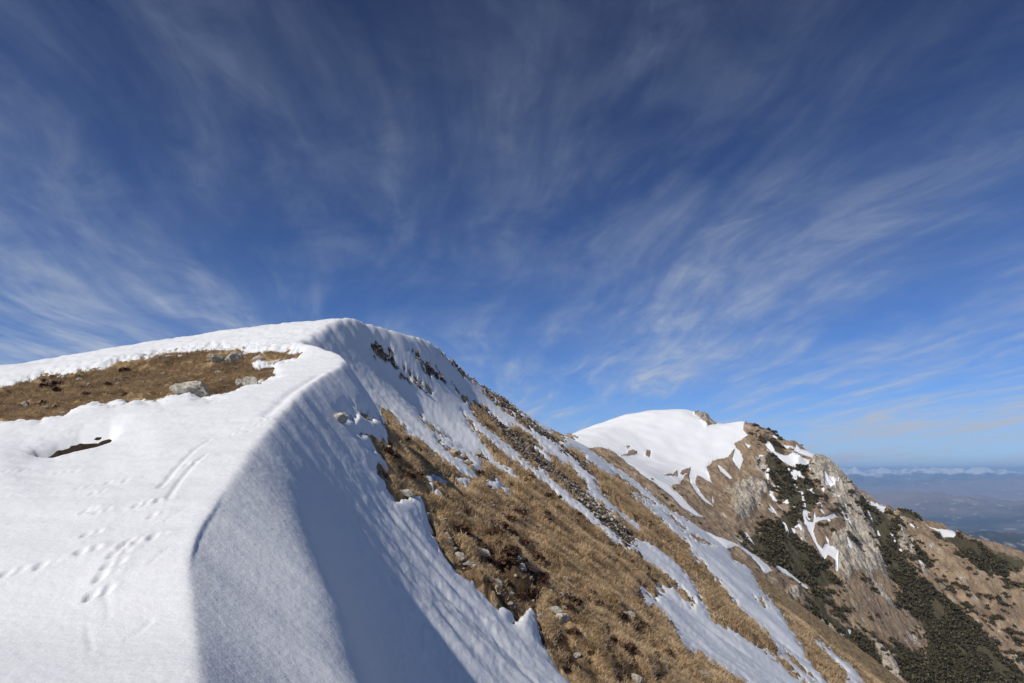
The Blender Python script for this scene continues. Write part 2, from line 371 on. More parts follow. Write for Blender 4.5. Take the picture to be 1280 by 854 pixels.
def blade_mat():
    m, nt, b = mat('dry_grass_blades'); k = N(nt); t = k.attr('tint')
    c = k.mix(t, (.30, .205, .115), (.72, .545, .34))
    k.put(b.inputs['Base Color'], c); b.inputs['Roughness'].default_value = .8; b.inputs['Specular IOR Level'].default_value = .15
    tr = k.node('ShaderNodeBsdfTranslucent'); k.put(tr.inputs['Color'], c); mx = k.node('ShaderNodeMixShader'); mx.inputs[0].default_value = .4
    out = [n for n in nt.nodes if n.type == 'OUTPUT_MATERIAL'][0]
    nt.links.new(b.outputs[0], mx.inputs[1]); nt.links.new(tr.outputs[0], mx.inputs[2]); nt.links.new(mx.outputs[0], out.inputs[0])
    return m
M_BLADE = blade_mat()
def leaf_mat(name, c0, c1):
    m, nt, b = mat(name); k = N(nt); t = k.attr('tint')
    k.put(b.inputs['Base Color'], k.mix(t, c0, c1)); b.inputs['Roughness'].default_value = .75; b.inputs['Specular IOR Level'].default_value = .2
    return m
M_PINE = leaf_mat('dwarf_pine_needles', (.028, .025, .015), (.115, .095, .052))
M_HEATH = leaf_mat('dark_heather', (.035, .018, .012), (.11, .055, .033))

# ------------------------------------------------------------------ ridge meshes: turf ground and snow lying on it
NR, NC = 860, 1160
rr = np.exp(np.linspace(math.log(1.1), math.log(330), NR))[:, None]
az = R(1) * np.linspace(-68, 62, NC)[None]
X = (rr * np.sin(az)); Y = (rr * np.cos(az))
print('ridge grid'); Z0, D, PP = ridge(X, Y)
Uq, Vq = project(X, Y, Z0)
S = look(SN, Uq, Vq)
mpp = np.sqrt(X * X + Y * Y + Z0 * Z0) / F
jag = (fbm(X / .5, Y / .5, 4, g=.6, s=5) * .13 + fbm(X / 2.2, Y / 2.2, 2, s=6) * .12) * np.clip(rr / 22, .35, 6)
mm = (S + np.where((D > 0) & (rr > 35), 2.0, 0)) * mpp + jag * sstep(30, 4, S) * (1 - sstep(-12, -2, look(paint([GRASS[1]]), Uq, Vq)) * .9)                 # metres inside the snow edge (negative: bare ground)
# bare turf: hummocks, tussocks
bare = sstep(.5, -.2, mm)
hs = np.clip(rr / 16, 1, 4)
def billow(x, y, o, s):
    t = 0; a = 1
    for i in range(o):
        t = t + a * np.abs(noise(x + 13.1 * s, y - 4.7 * s)); a *= .5; x, y = x * 2.1 + 1.7, y * 2.1 + 4.1
    return t
wx_, wy_ = fbm(X / .7, Y / .7, 2, s=14) * .25, fbm(X / .7, Y / .7, 2, s=15) * .25
hum = (billow((X + wx_) / .85, (Y + wy_) / .85, 3, 2) * .6 + billow((X + wx_) / 2.1, (Y + wy_) / 2.1, 3, 3) * .7 * sstep(18, 40, rr)) - .38
hum2 = fbm(X / .42, Y / .42, 3, s=7)
scree_px = paint([[(584,500),(617,520),(640,540),(676,562),(694,585),(735,620),(790,668),(800,690),(780,680),(740,645),(700,605),(650,568),(610,525)],
                  [(547,443),(575,462),(604,480),(640,508),(690,548),(730,580),(745,605),(735,600),(705,572),(660,535),(620,505),(590,480)],
                  [(460,433),(475,433),(540,500)],[(511,436),(564,484),(545,480)],[(740,630),(800,690),(812,705),(790,690),(745,648)]])
Scr = look(scree_px, Uq, Vq)
scree = sstep(-6, 5, Scr)
rgh = fbm(X / 1.3, Y / 1.3, 4, g=.6, s=9)
Zg = Z0 + bare * (hum * np.where(D > 0, .46, .20) * np.clip(rr / 16, .8, 1.8) + hum2 * .06 * np.clip(rr / 16, .8, 2.5) + scree * rgh * .22) - (1 - bare) * .06
heath_hollow = fbm(X / 2.6, Y / 2.6, 4, s=12) * .5 + .1 * np.clip(D / 20, 0, 1) + np.where(D < 0, .22, 0) + sstep(np.median(hum) + .02, np.median(hum) - .16, hum) * .45 * (D > 0)  # random heather patches; colour also set darker in the hollows
soil = sstep(-.05, -.4, 0 * mm) * 0
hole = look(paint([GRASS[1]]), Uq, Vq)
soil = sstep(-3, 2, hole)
Zg = Zg - sstep(-6, 3, hole) * .02
def surf_hit(u, v, lo=1.5, hi=300):
    """where the line of sight through a photo point meets the smooth ridge"""
    a, b = ray(u, v)
    t = np.exp(np.linspace(math.log(lo), math.log(hi), 2500))
    z, _, _ = ridge(a * t, t)
    k = np.argmax(z > b * t)
    if k == 0: return None
    t0, t1 = t[k - 1], t[k]
    for _ in range(18):
        tm = .5 * (t0 + t1)
        if ridge(np.array([a * tm]), np.array([tm]))[0][0] > b * tm: t1 = tm
        else: t0 = tm
    return a * t1, t1, b * t1

# bigger hummocks and the black gaps between them
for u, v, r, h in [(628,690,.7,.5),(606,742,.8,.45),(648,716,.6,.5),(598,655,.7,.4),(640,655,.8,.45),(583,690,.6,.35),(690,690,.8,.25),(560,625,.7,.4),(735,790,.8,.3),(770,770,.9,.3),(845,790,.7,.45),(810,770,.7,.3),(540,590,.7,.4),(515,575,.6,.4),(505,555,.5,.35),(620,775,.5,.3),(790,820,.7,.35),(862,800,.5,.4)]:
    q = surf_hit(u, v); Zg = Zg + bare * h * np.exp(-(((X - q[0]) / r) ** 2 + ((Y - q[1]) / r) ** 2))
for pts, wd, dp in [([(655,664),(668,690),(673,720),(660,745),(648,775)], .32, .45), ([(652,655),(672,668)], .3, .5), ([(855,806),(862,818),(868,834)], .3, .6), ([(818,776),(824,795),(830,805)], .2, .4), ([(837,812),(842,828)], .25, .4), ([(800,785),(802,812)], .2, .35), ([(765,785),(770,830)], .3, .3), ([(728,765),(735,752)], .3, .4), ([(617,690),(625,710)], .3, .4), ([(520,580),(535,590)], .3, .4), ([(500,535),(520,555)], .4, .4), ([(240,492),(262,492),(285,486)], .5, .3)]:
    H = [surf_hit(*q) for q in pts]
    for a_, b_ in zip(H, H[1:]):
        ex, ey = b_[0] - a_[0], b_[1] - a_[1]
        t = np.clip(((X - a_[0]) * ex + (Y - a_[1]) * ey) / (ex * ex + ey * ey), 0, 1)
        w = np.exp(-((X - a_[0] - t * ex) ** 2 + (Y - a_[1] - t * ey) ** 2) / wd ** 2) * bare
        Zg = Zg - w * dp * .6; heath_hollow = heath_hollow + w * .5  # gap is cut down and its turf colour made darker
V = np.stack([X, Y, Zg], -1).reshape(-1, 3)
FG = grid_faces(NR, NC)
link('hillside_ground', to_mesh('hillside_ground', V, FG, M_TURF, dict(heath_hollow=heath_hollow, scree=scree, soil=soil)), kind='structure', label='dry brown turf hillside between the snow strips')

# ---- snow
low_ = sstep(4, 9, D)
T = .31 + low_ * (np.interp(rr, [0, 10, 14, 40, 120, 300], [.31, .31, .20, .22, .35, .6]) - .31)
thick = np.where(mm > 0, T * (1 - np.exp(-np.maximum(mm, 0) / ((.35 + .55 * low_) * T + .05))), np.maximum(mm * 1.2, -.6))
front = sstep(-50, 4, look(paint([[(40,582),(70,570),(110,565),(142,556),(155,566),(120,582),(60,592),(40,590)]], 60), Uq, Vq))
thick = np.where(mm > 0, thick * (1 - .35 * front), thick)
# wind and melt relief of the snow surface
right = sstep(.3, 2.5, D)
flute = fbm((PP + noise(PP / 2, D / 2.5) * .55) / .8, D / 2.6, 4, g=.58, s=21)
flute2 = fbm((PP + noise(PP / 4, D / 5) * 1.4) / 2.6, D / 6.5, 3, s=22)
wind = fbm(X / 2.4 + Y / 6, Y / 1.2, 4, s=23)
fine = fbm((X * .83 + Y * .55) / .33, (Y * .83 - X * .55) / .27, 4, g=.6, s=24)
upper = np.interp(PP, [0, 5, 9, 13, 24, 40, 120], [.45, .6, 1.1, 1.9, 1.8, 1.7, 2.2])
smooth_zone = 1 - .6 * sstep(2.2, 4.5, D) * sstep(12, 7, PP)
flmod = .25 + .75 * sstep(-.25, .35, fbm(PP / 4, D / 7, 2, s=25))
rel = right * upper * (.35 + .65 * sstep(.6, 3, D)) * (flute * np.interp(PP, [8, 16, 24, 40], [.026, .034, .042, .046]) * flmod * smooth_zone + flute2 * .06 * (1 + .25 * sstep(9, 13, PP) * sstep(30, 22, PP)) + fbm(PP / .9 + D / 3, D / .45, 3, s=28) * .008) + (1 - right) * (wind * .03 + fbm(X / 5, Y / 5, 2, s=26) * .08 * sstep(.3, 3, -D)) + fine * np.interp(rr, [0, 8, 40], [.004, .007, .02]) * (1 + right * 1.0)
# far left snow field is crusty and pitted
rel = rel + sstep(28, 45, Y) * (1 - right) * np.abs(fbm(X / 1.5, Y / 1.5, 3, s=27)) * .12
# steep windlip standing at the crest
Zs = Z0 + thick + rel * sstep(0, .6, mm)
# prints and slide marks
PRINTS = [(112,666,8),(103,667,8),(104,697,9),(118,668,6),(113,641,7),(133,624,6),(155,622,6),(95,633,6),(70,608,6),(92,606,6),(168,659,8),(178,657,6),(187,672,7),(196,653,6),(176,688,0),
          (158,707,8),(188,702,8),(150,712,7),(138,725,8),(130,740,9),(121,755,10),(110,779,12),(96,721,8),(46,741,8),(100,722,6),(2,753,7),(150,716,6),(300,551,5),(320,548,5),(310,556,5),(328,541,5),(288,560,5),(232,602,5),(250,594,5),(5,610,5),(25,608,5)]
for (u, v, s) in PRINTS:
    if s == 0: continue
    h = surf_hit(u, v)
    if h is None: continue
    for dx, dy, k in ((0, 0, 1.), (.10 * random.uniform(.8, 1.2), .07, random.choice((0, .5, .8)))):
        cx, cy = h[0] + dx, h[1] + dy
        w = np.exp(-(((X - cx) / .048) ** 2 + ((Y - cy) / .085) ** 2) ** 1.5)
        rim = np.exp(-(((X - cx) / .10) ** 2 + ((Y - cy) / .15) ** 2)) - w
        Zs = Zs - w * .04 * k * s / 8 + np.maximum(rim, 0) * .02
def groove(pts, width, depth):
    global Zs
    H = [surf_hit(*p) for p in pts]; H = [h for h in H if h]
    for a, b in zip(H, H[1:]):
        ex, ey = b[0] - a[0], b[1] - a[1]; L = ex * ex + ey * ey
        t = ((X - a[0]) * ex + (Y - a[1]) * ey) / L
        w = np.exp(-((X - a[0] - t * ex) ** 2 + (Y - a[1] - t * ey) ** 2) / width ** 2) * ((t >= 0) & (t < 1))
        Zs = Zs - w * depth
groove([(196,634),(218,606),(240,582),(262,566)], .045, .03)
groove([(205,652),(222,622),(243,598),(256,588)], .045, .03)
groove([(128,770),(131,790),(132,808)], .03, .006); groove([(104,818),(110,854)], .03, .006)
groove([(182,738),(205,716),(222,708)], .03, .012); groove([(200,680),(225,664),(240,655)], .03, .012); groove([(150,838),(168,828),(186,812)], .03, .010)
groove([(330,535),(365,500),(400,478)], .15, .06)
V = np.stack([X, Y, Zs], -1).reshape(-1, 3)
ok = (mm > -.35).reshape(-1)
FS = FG[ok[FG].any(1)]
used = np.zeros(len(V), bool); used[FS.ravel()] = True
idx = np.cumsum(used) - 1
link('snow_cover', to_mesh('snow_cover', V[used], idx[FS], M_SNOW), kind='structure', label='wind packed white snow lying over the ridge and its runnels')

HERO = [  # u, v, width in photo units, shape number, label
 (240,489,44,0,'large pale boulder over the dark hollow at the lower edge of the left grass'),
 (270,493,15,1,'small stone in the dark hollow beside the large pale boulder'),
 (302,477,16,2,'grey stone standing above the white slab near the right end of the left grass patch'),
 (314,483,24,3,'flat whitish slab at the snow edge, right of the dark hollow'),
 (270,451,24,4,'low grey rock, left one of the row at the top of the left grass patch'),
 (295,448,22,5,'low grey rock, middle of the row at the top of the left grass patch'),
 (343,449,30,6,'dark grey rock at the right tip of the left grass patch against the snow'),
 (324,448,16,1,'brownish rock touching the dark grey rock at the right tip of the grass patch'),
 (273,467,8,2,'tiny pale stone in the grass just above the large pale boulder'),
 (220,464,6,3,'tiny white stone in the grass up left of the large pale boulder'),
 (116,488,8,4,'round yellowish white stone alone in the middle of the left grass patch'),
 (100,476,7,5,'small pale stone high on the left grass patch near its upper snow edge'),
 (30,503,20,6,'grey rock lying in the grass near the left border of the photo'),
 (130,506,10,0,'pale stone at the lower snow edge of the left grass patch'),
 (148,501,7,1,'small stone beside the snow tongue at the lower edge of the left grass patch'),
 (424,535,17,2,'yellowish boulder standing alone on the shaded snow face'),
 (486,560,8,3,'narrow pale stone among dark tufts at the top of the right hand grass slope'),
 (507,617,19,4,'rounded pale boulder at the snow edge below the snow bridge'),
 (534,643,9,5,'pale stone by the snow edge under the rounded boulder, upper of a short row'),
 (545,656,9,6,'pale stone by the snow edge under the rounded boulder, middle of a short row'),
 (558,671,8,0,'small stone by the snow edge under the rounded boulder, lowest of a short row'),
 (604,689,19,1,'tall white rock wedge sticking out of the grass in mid slope'),
 (595,676,8,2,'small white stone touching the top of the tall white rock wedge'),
 (576,702,14,3,'grey stone at the snow edge left of the tall white rock wedge'),
 (584,713,12,4,'cracked grey stone at the snow edge, just below its grey neighbour'),
 (622,729,13,5,'grey block in the dark hollow, right one of a pair'),
 (610,726,11,6,'grey block in the dark hollow, left one of a pair'),
 (652,718,14,0,'lichen covered rock at the dark gap in the grass slope'),
 (660,706,12,1,'pointed yellowish rock above the dark gap in the grass slope'),
 (704,742,13,2,'square white stone in open grass above the big grey outcrop'),
 (688,738,7,3,'small white stone left of the square white stone'),
 (693,761,18,4,'big grey outcrop in the lower grass slope, its upper block'),
 (704,773,15,5,'lower block of the big grey outcrop in the grass slope'),
 (733,762,12,6,'grey rock with a white face right of the big grey outcrop'),
 (676,773,9,0,'upright stone at the snow edge left of the big grey outcrop'),
 (678,786,7,1,'small stone at the snow edge under the upright stone'),
 (722,815,8,2,'thin pale stone in the grass below the big grey outcrop'),
 (790,776,9,3,'forked pale stone in the grass left of the wide lower snow tongue'),
 (822,795,7,4,'small white stone beside a black gap, lower grass slope'),
 (845,828,8,5,'small pale stone under the black notch by the lower snow tongue'),
 (870,833,11,6,'pale rock at the foot of the black notch by the lower snow tongue'),
 (890,836,13,0,'flat pale rock at the bottom edge of the photo beside the lower snow tongue'),
 (880,845,15,1,'wide pale rock at the bottom edge, left of its flat neighbour'),
 (796,851,12,2,'half buried pale rock cut by the bottom edge of the photo'),
 (955,797,9,3,'pale boulder on the brown strip between two wide snow tongues'),
 (548,553,7,4,'flat rock poking through the snow above the grass slope, upper one'),
 (570,568,12,5,'reddish brown rock poking through the snow crack'),
 (584,579,10,6,'dark rock below the reddish brown rock in the snow'),
 (599,571,10,0,'dark angular rock roofed with snow, right end of the snow crack'),
]
# ------------------------------------------------------------------ grass
def grid_normal(i, j):
    return None
print('grass')
cand = (mm < -.06 - .004 * rr) & (rr < 130) & (scree < .55) & (hole < -3) & (Uq > -120) & (Uq < 1400) & (Vq < 960) & ((hum > np.median(hum) - .06) | (D < 0))
for u, v, wpx, k_, lab in HERO:                       # no tufts growing out of the stones
    q = surf_hit(u, v + wpx * .2)
    if q is None: continue
    r_ = wpx / F * math.hypot(q[0], q[1]) * .62
    cand &= ~((X - q[0]) ** 2 + (Y - q[1]) ** 2 < r_ * r_)
ci = np.flatnonzero(cand.ravel())
ci = RNG.choice(ci, min(44000, len(ci)), replace=False)
bx = V[ci, 0]; by = V[ci, 1]; bz = Zg.ravel()[ci]; br = np.hypot(bx, by); bd = D.ravel()[ci]
eps = .3
z_a = ridge(bx + eps, by)[0]; z_b = ridge(bx, by + eps)[0]; z_c = ridge(bx, by)[0]
gx, gy = (z_a - z_c) / eps, (z_b - z_c) / eps
nb = 24
n = len(ci)
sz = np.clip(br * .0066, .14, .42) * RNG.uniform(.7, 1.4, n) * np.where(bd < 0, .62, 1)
pat = np.clip(.5 + .9 * fbm(bx / 1.8, by / 1.8, 3, s=41), 0, 1)
ang = RNG.uniform(0, 2 * np.pi, (n, nb)); spread = RNG.uniform(.25, 1.1, (n, nb))
L = sz[:, None] * RNG.uniform(.7, 1.5, (n, nb))
dx = np.cos(ang) * spread - gx[:, None] * .40; dy = np.sin(ang) * spread - gy[:, None] * .40 + .1
dz = RNG.uniform(.55, 1.1, (n, nb))
q = np.sqrt(dx * dx + dy * dy + dz * dz); dx, dy, dz = dx / q, dy / q, dz / q
ox = bx[:, None] + RNG.normal(0, .45, (n, nb)) * sz[:, None]; oy = by[:, None] + RNG.normal(0, .45, (n, nb)) * sz[:, None]
oz = bz[:, None] - .03 + gx[:, None] * (ox - bx[:, None]) + gy[:, None] * (oy - by[:, None])
wid = L * RNG.uniform(.022, .045, (n, nb)); wa = RNG.uniform(0, np.pi, (n, nb)); wx, wy = np.cos(wa) * wid, np.sin(wa) * wid
mx, my, mz = ox + dx * L * .55, oy + dy * L * .55, oz + dz * L * .55
tx, ty = mx + (dx - gx[:, None] * .35) * L * .5, my + (dy - gy[:, None] * .35) * L * .5
tz = mz + (dz * .4 + gx[:, None] * (tx - mx) / np.maximum(L, .01) * .6) * L * .5
VV = np.stack([np.stack([ox - wx, oy - wy, oz], -1), np.stack([ox + wx, oy + wy, oz], -1), np.stack([mx + wx * .8, my + wy * .8, mz], -1), np.stack([mx - wx * .8, my - wy * .8, mz], -1), np.stack([tx, ty, tz], -1)], 2).reshape(-1, 3)
b0 = np.arange(n * nb) * 5
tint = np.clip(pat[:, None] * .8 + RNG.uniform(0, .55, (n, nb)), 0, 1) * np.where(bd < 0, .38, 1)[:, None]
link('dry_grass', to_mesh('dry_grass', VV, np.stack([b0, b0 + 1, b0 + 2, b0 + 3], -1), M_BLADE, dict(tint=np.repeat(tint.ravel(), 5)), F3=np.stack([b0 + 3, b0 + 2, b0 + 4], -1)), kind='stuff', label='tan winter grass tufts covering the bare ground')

# ------------------------------------------------------------------ the far peak
print('peak')
mp = [(700,567,300),(725,546,330),(760,530,360),(790,517,375),(815,514,379),(845,512,380),(868,514,376),(895,531,368),(915,529,364),(933,527,360),(945,538,352),(975,555,347),(1020,571,343),(1050,590,340),(1062,606,338),(1076,624,336),(1108,638,333),(1152,660,330),(1198,669,327),(1240,687,323),(1280,705,320),(1400,768,312),
      (745,572,272),(800,612,252),(850,650,243),(900,690,238),(966,738,232),(1020,790,228),(1080,852,222),(1130,915,218),(1230,990,216),
      (860,600,302),(900,625,285),(940,625,297),(1000,675,283),(1000,620,318),(985,590,330),(1055,700,281),(1040,640,303),(1100,750,277),(1150,730,297),(1200,780,285),(1250,830,275),(1280,760,300),(1150,830,257),(1280,900,262),(840,560,338),(800,570,322),(890,560,340),(1090,700,300),(1040,760,255),(950,690,258)]
ctrl = [at(*m) for m in mp]
for u, v, Yd in mp[:22]:
    x, y, z = at(u, v, Yd)
    if u < 800: ctrl.append((x - 45, y + 12, z - 20)); ctrl.append((x - 120, y + 40, z - 75))
    else: ctrl.append((x + 20, y + 55, z - 34)); ctrl.append((x + 45, y + 130, z - 95))
C_ = np.array(ctrl, float)
def tps_fit(P, z, lam):
    n = len(P); d2 = ((P[:, None] - P[None]) ** 2).sum(-1); K = .5 * d2 * np.log(d2 + 1e-9)
    A = np.zeros((n + 3, n + 3)); A[:n, :n] = K + lam * np.eye(n); A[:n, n] = 1; A[:n, n + 1:] = P; A[n:, :n] = A[:n, n:].T
    return np.linalg.solve(A, np.r_[z, 0, 0, 0])
Ps = C_[:, :2] / 100
Wt = tps_fit(Ps, C_[:, 2], .004)
def peak0(x, y):
    x, y = np.asarray(x) / 100, np.asarray(y) / 100
    z = Wt[-3] + Wt[-2] * x + Wt[-1] * y
    for (a, b), w in zip(Ps, Wt[:-3]):
        d2 = (x - a) ** 2 + (y - b) ** 2
        z = z + w * .5 * d2 * np.log(d2 + 1e-9)
    return z
mr = np.concatenate([np.linspace(205, 440, 640), np.linspace(442, 560, 60)])[:, None]
ma = R(1) * np.linspace(1.5, 52, 900)[None]
MX, MY = mr * np.sin(ma), mr * np.cos(ma)
MZ0 = peak0(MX, MY)
def peak_height(x, y, z0):
    u, v = project(x, y, z0)
    sn, rk, pn = look(SN, u, v), look(RK, u, v), look(PN, u, v)
    notsnow = sstep(3, -3, sn)
    # the face is furrowed down its fall line (towards +x, -y)
    a = x * .45 + y * .89; c = x * .89 - y * .45
    face = sstep(120, 170, x)
    z = z0 + notsnow * face * (ridged(a / 26 + noise(a / 40, c / 60), c / 95, 4, s=31) - .4) * 3.2
    z = z + notsnow * (fbm(x / 11, y / 11, 4, s=32) * 1.3 + fbm(x / 3, y / 3, 3, s=33) * .45)
    z = z + sstep(-4, 5, rk) * (ridged(x / 9, y / 14, 4, s=34) * 1.8 + np.round(fbm(x / 5, y / 5, 3, s=35) * 3) * .7)
    z = z + (1 - notsnow) * fbm(x / 30, y / 22, 3, s=36) * 1.1
    return z, sn, rk, pn
MZ, msn, mrk, mpn = peak_height(MX, MY, MZ0)
mu, mv = project(MX, MY, MZ0)
dots = look(paint([[(940,540),(1000,556),(1045,600),(1110,650),(1160,680),(1150,720),(1080,660),(1060,700),(1000,680),(960,640),(950,580)]]), mu, mv)
msn = np.maximum(msn, np.where(dots > -5, (fbm(MX / 5, MY / 6, 3, s=83) - .56 + .02 * np.clip(dots, -5, 3)) * 16, -26))
MV = np.stack([MX, MY, MZ], -1).reshape(-1, 3)
link('mountain_peak', to_mesh('mountain_peak', MV, grid_faces(len(mr), 900), M_PEAK, dict(snow=msn, rock=np.clip(mrk, -10, 26), pine=mpn)), kind='structure', label='snow domed rocky mountain peak beyond the ridge')

# ------------------------------------------------------------------ far country
print('far')
fr = np.exp(np.linspace(math.log(420), math.log(70000), 420))[:, None]
fa = R(1) * np.concatenate([np.linspace(-85, 16, 120), np.linspace(16.3, 52, 720), np.linspace(52.6, 85, 60)])[None]
FX, FY = fr * np.sin(fa), fr * np.cos(fa)
K = FX / 1000, FY / 1000
FZ = -1000 + fbm(K[0] / 3, K[1] / 3, 5, s=51) * 90 + 60 * ridged(K[0] / 1.3, K[1] / 1.3, 4, s=57) * .4
def hills(r0, w, top, rough, seed, wl):
    global FZ
    rw = r0 * (1 + .06 * noise(fa * 9, 0 * fa + seed))
    t = top + rough * fbm(fa * wl + 0 * fr, fr / r0 * 3, 6, g=.55, s=seed)
    prof = np.exp(-np.abs((fr - rw) / w) ** 1.6)
    FZ = np.maximum(FZ, -1000 + (t + 1000) * prof + (150 if r0 > 35000 else 20 if r0 < 9000 else 60) * prof * (ridged(FX / (r0 * .05), FY / (r0 * .05), 5, s=seed + 1) - .2))
deg = np.degrees(fa)
hills(7500, 1000, np.interp(deg, [-85, 26, 32, 36, 45, 85], [-880, -900, -780, -560, -640, -560]) , 25, 61, 30)
hills(17000, 2600, np.interp(deg, [-85, 25, 30, 34, 38, 60], [-700, -620, -560, -540, -640, -560]), 45, 63, 20)
hills(25000, 3000, -600 + 0 * deg, 45, 65, 14)
hills(30000, 2200, -330 + 0 * deg, 60, 66, 9)
hills(40000, 2600, -35 + 0 * deg, 110, 67, 70)
def far_mat():
    m, nt, b = mat('far_country'); k = N(nt); P = k.pos()
    b.inputs['Roughness'].default_value = 1; b.inputs['Specular IOR Level'].default_value = .05
    n1 = k.noise(P, .0012, 6, .6); n2 = k.noise(P, .004, 5, .6)
    c = k.mix(k.ramp(n1, .4, .6), (.03, .032, .024), (.12, .095, .07))
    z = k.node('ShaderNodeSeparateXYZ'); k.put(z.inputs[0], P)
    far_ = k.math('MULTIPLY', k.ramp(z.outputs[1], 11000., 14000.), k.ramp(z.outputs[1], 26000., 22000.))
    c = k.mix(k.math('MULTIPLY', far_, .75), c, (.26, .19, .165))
    c = k.mix(k.ramp(n2, .58, .68), c, (.36, .32, .27))
    s = k.ramp(k.math('ADD', z.outputs[2], k.math('MULTIPLY', k.math('SUBTRACT', n1, .5), 900.)), -260., -60.)
    s = k.math('MULTIPLY', s, k.ramp(k.noise(P, .0022, 6, .7), .30, .52))
    s = k.math('MULTIPLY', s, k.ramp(z.outputs[1], 25000., 30000.))
    k.put(b.inputs['Base Color'], k.mix(s, c, (.82, .82, .83)))
    return m
FZ = np.where(fr < 700, np.minimum(FZ, -300 - (fr - 420) * 2.0), FZ)
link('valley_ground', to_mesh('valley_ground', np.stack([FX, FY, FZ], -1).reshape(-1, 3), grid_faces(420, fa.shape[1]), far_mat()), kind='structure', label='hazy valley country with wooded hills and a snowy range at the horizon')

# haze over it all
def box_mesh(name, lo, hi, m):
    v = [(x, y, z) for x in (lo[0], hi[0]) for y in (lo[1], hi[1]) for z in (lo[2], hi[2])]
    f = [(0, 1, 3, 2), (4, 6, 7, 5), (0, 4, 5, 1), (2, 3, 7, 6), (0, 2, 6, 4), (1, 5, 7, 3)]
    me = bpy.data.meshes.new(name); me.from_pydata(v, [], f); me.materials.append(m); me.update(); return me
hm = bpy.data.materials.new('pale_air'); hm.use_nodes = True; hm.node_tree.nodes.clear()
ho = hm.node_tree.nodes.new('ShaderNodeOutputMaterial'); hv = hm.node_tree.nodes.new('ShaderNodeVolumePrincipled')
hm.node_tree.links.new(hv.outputs[0], ho.inputs['Volume'])
hv.inputs['Color'].default_value = (.40, .64, 1, 1); hv.inputs['Density'].default_value = 4.4e-5; hv.inputs['Anisotropy'].default_value = .0
top = float(FZ.max()) + 15
link('haze', box_mesh('haze', (-71000, -2000, float(FZ.min()) - 20), (71000, 71000, max(top, 120)), hm), kind='stuff', label='pale blue air over the far valley')
print('far top', FZ.max(), FZ.min())

# ------------------------------------------------------------------ stones
LR = np.log(rr[:, 0]); AZ = az[0]
def ground_z(x, y):
    i = int(np.clip(round((math.log(math.hypot(x, y)) - LR[0]) / (LR[1] - LR[0])), 0, NR - 1)); j = int(np.clip(round((math.atan2(x, y) - AZ[0]) / (AZ[1] - AZ[0])), 0, NC - 1))
    return float(max(Zg[i, j], Zs[i, j] if mm[i, j] > .05 else -1e9))
def stone_mesh(seed, m, flat=.75, sub=3, elong=1.3):
    import bmesh
    rg = random.Random(seed); bm = bmesh.new(); bmesh.ops.create_icosphere(bm, subdivisions=sub, radius=1)
    planes = []
    for _ in range(11):
        nrm = Vector((rg.gauss(0, 1), rg.gauss(0, 1), rg.gauss(0, 1))).normalized(); planes.append((nrm, rg.uniform(.5, .85)))
    for v in bm.verts:
        for nrm, dd in planes:
            t = v.co.dot(nrm) - dd
            if t > 0: v.co -= nrm * t
    P = np.array([v.co for v in bm.verts])
    k = fbm(P[:, 0] * 2.3 + seed, P[:, 1] * 2.3 + P[:, 2] * 1.7, 4) * .10 + ridged(P[:, 0] * 3 + seed, P[:, 2] * 4 + P[:, 1] * 2, 3, s=seed) * .035
    for v, d_ in zip(bm.verts, k):
        v.co *= 1 + float(d_); v.co = Vector((v.co.x * elong * .55, v.co.y * .5, v.co.z * flat * .55))
    me = bpy.data.meshes.new('stone'); bm.to_mesh(me); bm.free(); me.materials.append(m)
    return me
LIME = [stone_mesh(i, M_LIME, random.uniform(.6, .95), 4, random.uniform(1., 1.7)) for i in range(7)]
BRN = [stone_mesh(30 + i, M_BROWN, random.uniform(.6, .95), 2, random.uniform(1., 1.5)) for i in range(4)]
LIMS = [stone_mesh(50 + i, M_LIME, random.uniform(.6, .95), 2, random.uniform(1., 1.5)) for i in range(4)]

def place_stone(name, mesh, hit, size, label, group=None, tilt=None, sink=.18, rz=None):
    o = bpy.data.objects.new(name, mesh); COL.objects.link(o)
    o.location = (hit[0], hit[1], ground_z(hit[0], hit[1]) + size * sink)
    o.rotation_euler = (random.uniform(-.3, .3), random.uniform(-.1, .5) if tilt is None else tilt, random.uniform(-.5, .5) if rz is None else rz)
    o.scale = (size,) * 3
    o['label'] = label; o['category'] = 'rock'
    if group: o['group'] = group
    return o

for u, v, wpx, k, lab in HERO:
    h = surf_hit(u, v + wpx * .2)
    if h is None: continue
    s = wpx / F * math.sqrt(h[0] ** 2 + h[1] ** 2 + h[2] ** 2)
    place_stone('boulder' if s > .8 else 'rock', LIME[k], h, s * (1.0 if u < 400 else 1.2) / (2 * max(abs(v_.co.x) for v_ in LIME[k].vertices)), lab, sink=.10 if u < 400 else .22)

